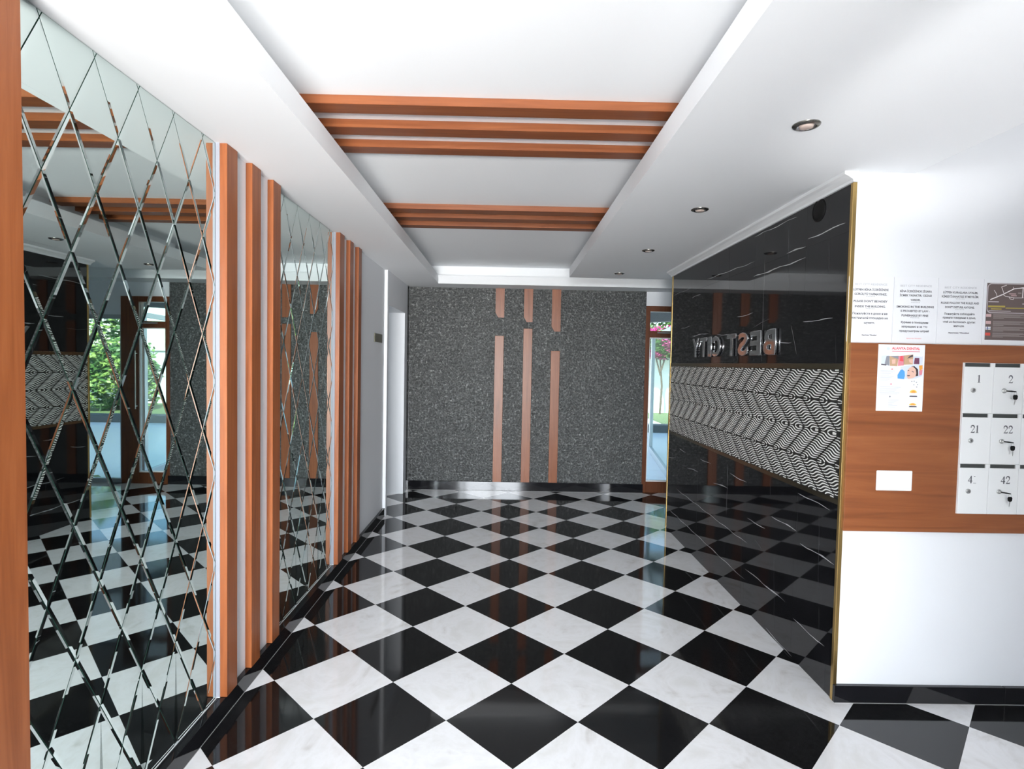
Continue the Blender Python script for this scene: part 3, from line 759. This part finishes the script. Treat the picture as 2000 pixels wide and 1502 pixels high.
# mailboxes
BX0, PIT = 2.060, .1370; ROWZ = [(1.577, 1.3485), (1.3485, 1.1185), (1.1185, .890)]
YF = 2.499
NC = 6
cab = MB(); cab.box(BX0, BX0 + NC * PIT, YF + .006, YB, .890, 1.577, white_box)
cab_o = cab.build('mailbox_cabinet'); tag(cab_o, 'white bank of numbered mailboxes mounted on the wooden board', 'mailboxes')
NUM = [['1', '2'], ['21', '22'], ['41', '42']]

def digit_polys(ch):
    # serif numerals on a unit-high box; returns width and list of polygons
    def arc(cx, cz, rx, rz, a0, a1, n, w0, w1):
        ps, qs = [], []
        for k in range(n + 1):
            a = math.radians(a0 + (a1 - a0) * k / n); ww = w0 + (w1 - w0) * math.sin(PI * k / n)
            ps.append((cx + (rx + ww / 2) * math.cos(a), cz + (rz + ww / 2) * math.sin(a))); qs.append((cx + (rx - ww / 2) * math.cos(a), cz + (rz - ww / 2) * math.sin(a)))
        return [[ps[k], ps[k + 1], qs[k + 1], qs[k]] for k in range(n)]
    if ch == '1':
        return .46, [[(.16, .05), (.32, .05), (.32, 1), (.24, 1), (.16, .93)], [(.05, .86), (.24, 1), (.24, .95), (.07, .82)], [(.05, 0), (.43, 0), (.43, .05), (.05, .05)]]
    if ch == '2':
        P = arc(.28, .72, .22, .25, 175, -35, 14, .07, .17)
        P += [[(.40, .56), (.52, .58), (.20, .16), (.03, .0)], [(.03, 0), (.55, 0), (.52, .13), (.13, .13)], [(.50, .13), (.55, 0), (.60, .24), (.57, .24)]]
        P += [[(.03 + .07 * math.cos(q * PI / 4) + .05, .70 + .06 * math.sin(q * PI / 4)) for q in range(8)]]
        return .62, P
    return .62, [[(.34, 0), (.50, 0), (.50, 1), (.42, 1), (.34, .90)], [(.02, .25), (.60, .25), (.60, .35), (.02, .33)], [(.02, .33), (.10, .33), (.40, .86), (.42, 1)]]
def numeral(mb, s_, cx, zb, h, y, faded=False):
    ws = [digit_polys(c_)[0] for c_ in s_]; tot = sum(ws) + .04 * (len(s_) - 1); x = cx - tot * h / 2
    for idx, (c_, w_) in enumerate(zip(s_, ws)):
        for pl in digit_polys(c_)[1]:
            if faded and idx == 1:
                if pl[0] == (.16, .05): pl = [(.16, .86), (.30, .84), (.30, .94), (.20, .94)]
                elif pl[0] == (.05, .86): pl = [(.08, .86), (.20, .95), (.20, .88), (.1, .82)]
            mb.poly([(x + q[0] * h, y, zb + q[1] * h) for q in pl], ink)
        x += (w_ + .04) * h
for r in range(3):
    zt, zb = ROWZ[r]
    for c_ in range(NC):
        x0 = BX0 + c_ * PIT; x1 = x0 + PIT
        # door leaf with a slot gap above it
        dm = MB(); dm.box(x0 + .0008, x1 - .0008, YF, YF + .006, zb + .0008, zt - .018, white_box, .0008)
        dm.box(x0 + .0008, x0 + .0045, YF, YF + .006, zt - .018, zt - .001, white_box); dm.box(x1 - .016, x1 - .0008, YF, YF + .006, zt - .018, zt - .001, white_box)
        dr = dm.build('mailbox_door', cab_o)
        sm = MB(); sm.box(x0 + .0045, x1 - .016, YF + .0045, YF + .006, zt - .018, zt - .001, slot_m); sm.build('slot', cab_o)
        if c_ < 3:
            lz = zt - .124; lx = x0 + .0465 + (0 if c_ == 0 else .004)
            lk = MB(); lk.lathe([(0, -.005), (.0085, -.005), (.0105, -.003), (.011, 0)], (lx, YF, lz), 'y', steel, 20); lk.box(lx - .001, lx + .001, YF - .0055, YF - .004, lz - .004, lz + .004, black_plastic)
            lk.build('lock', dr, smooth=True)
        if c_ < 2:
            nm = MB(); numeral(nm, NUM[r][c_], x0 + (.070 if c_ == 0 else .078) - (.008 if (c_ == 0 and r) else 0), zt - .089 + (0 if r == 0 else .001), .0345, YF - .0005, faded=(NUM[r][c_] == '41'))
            raw(nm, 'number', dr)
KL = ['keys hanging from the topmost lock in the second mailbox column', 'keys hanging from the middle lock in the second mailbox column', 'keys hanging from the lowest lock in the second mailbox column']
for r in range(3):
    zt = ROWZ[r][0]; lz = zt - .124; lx = BX0 + PIT + .0505; yk = YF - .005
    root = empty('key_set', (lx, yk, lz)); tag(root, KL[r], 'keys', 'mailbox keys')
    k1 = MB(); k1.box(lx - .0016, lx + .0016, yk - .008, yk, lz - .003, lz + .003, steel)   # blade in the lock
    part_of(k1.build('key_blade'), root)
    # bow of the inserted key, turned sideways
    k2 = MB(); k2.tube([(lx, yk - .007, lz), (lx + .012, yk - .020, lz - .001), (lx + .024, yk - .030, lz - .002)], [.0022, .0034, .0022], black_plastic)
    part_of(k2.build('key_bow', smooth=True), root)
    rg = MB(); cx, cz = lx + .024, lz - .012; pts = [(cx + .002 * math.sin(a * PI / 8), yk - .026 + .001 * math.cos(a * PI / 8), cz + .010 * math.cos(a * PI / 8)) for a in range(17)]
    pts = [(cx + .006 * math.sin(a * PI / 8), yk - .026, cz + .010 * math.cos(a * PI / 8)) for a in range(17)]
    rg.tube(pts, .0006, steel, 6); part_of(rg.build('ring', smooth=True), root)
    dx = (-.004, .001, -.002)[r]; bz = cz - .010
    hb_ = MB(); hb_.prism([(cx - .0095, bz), (cx - .006, bz + .006), (cx + .006, bz + .006), (cx + .0095, bz), (cx + .0085, bz - .011), (cx + .004, bz - .016), (cx - .004, bz - .016), (cx - .0085, bz - .011)], 'y', yk - .028, yk - .024, black_plastic)
    part_of(hb_.build('hanging_key_bow'), root)
    bl_ = MB(); bl_.prism([(cx - .0032, bz - .015), (cx + .0032, bz - .015), (cx + .0022 + dx, bz - .034), (cx + dx, bz - .040), (cx - .0012 + dx, bz - .034)], 'y', yk - .0268, yk - .0252, steel)
    part_of(bl_.build('hanging_key_blade'), root)

# ------------------------------------------------------------ sign reflection in the black marble, built as raised chrome letters
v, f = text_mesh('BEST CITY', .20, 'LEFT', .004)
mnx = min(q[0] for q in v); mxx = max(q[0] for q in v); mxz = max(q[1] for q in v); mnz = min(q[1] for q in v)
sign = empty('sign_reflection', (XM - .01, 3.9, 1.61)); tag(sign, 'dim reflection of chrome lettering in the black marble above the relief band, built as letters', 'sign')
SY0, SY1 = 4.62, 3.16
adj = {}
for g in f:
    for q in g: adj.setdefault(q, set()).update(g)
xs = sorted(set(round((q[0] - mnx) / (mxx - mnx), 4) for q in v))
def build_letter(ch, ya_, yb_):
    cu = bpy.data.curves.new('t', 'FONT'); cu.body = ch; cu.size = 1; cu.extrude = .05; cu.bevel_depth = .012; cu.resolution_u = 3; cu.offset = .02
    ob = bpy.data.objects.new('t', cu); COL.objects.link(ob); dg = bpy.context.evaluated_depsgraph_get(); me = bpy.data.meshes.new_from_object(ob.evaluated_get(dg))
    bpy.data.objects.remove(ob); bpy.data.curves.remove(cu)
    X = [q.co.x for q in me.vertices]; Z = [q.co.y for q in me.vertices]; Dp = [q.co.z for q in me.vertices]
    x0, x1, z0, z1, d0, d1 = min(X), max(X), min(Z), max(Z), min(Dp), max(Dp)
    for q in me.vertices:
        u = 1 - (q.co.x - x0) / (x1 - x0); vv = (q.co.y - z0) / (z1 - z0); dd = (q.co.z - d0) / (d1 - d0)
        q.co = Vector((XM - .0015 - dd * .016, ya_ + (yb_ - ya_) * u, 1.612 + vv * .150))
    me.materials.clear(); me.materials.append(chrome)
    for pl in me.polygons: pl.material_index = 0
    part_of(link('reflected_letter', me), sign)
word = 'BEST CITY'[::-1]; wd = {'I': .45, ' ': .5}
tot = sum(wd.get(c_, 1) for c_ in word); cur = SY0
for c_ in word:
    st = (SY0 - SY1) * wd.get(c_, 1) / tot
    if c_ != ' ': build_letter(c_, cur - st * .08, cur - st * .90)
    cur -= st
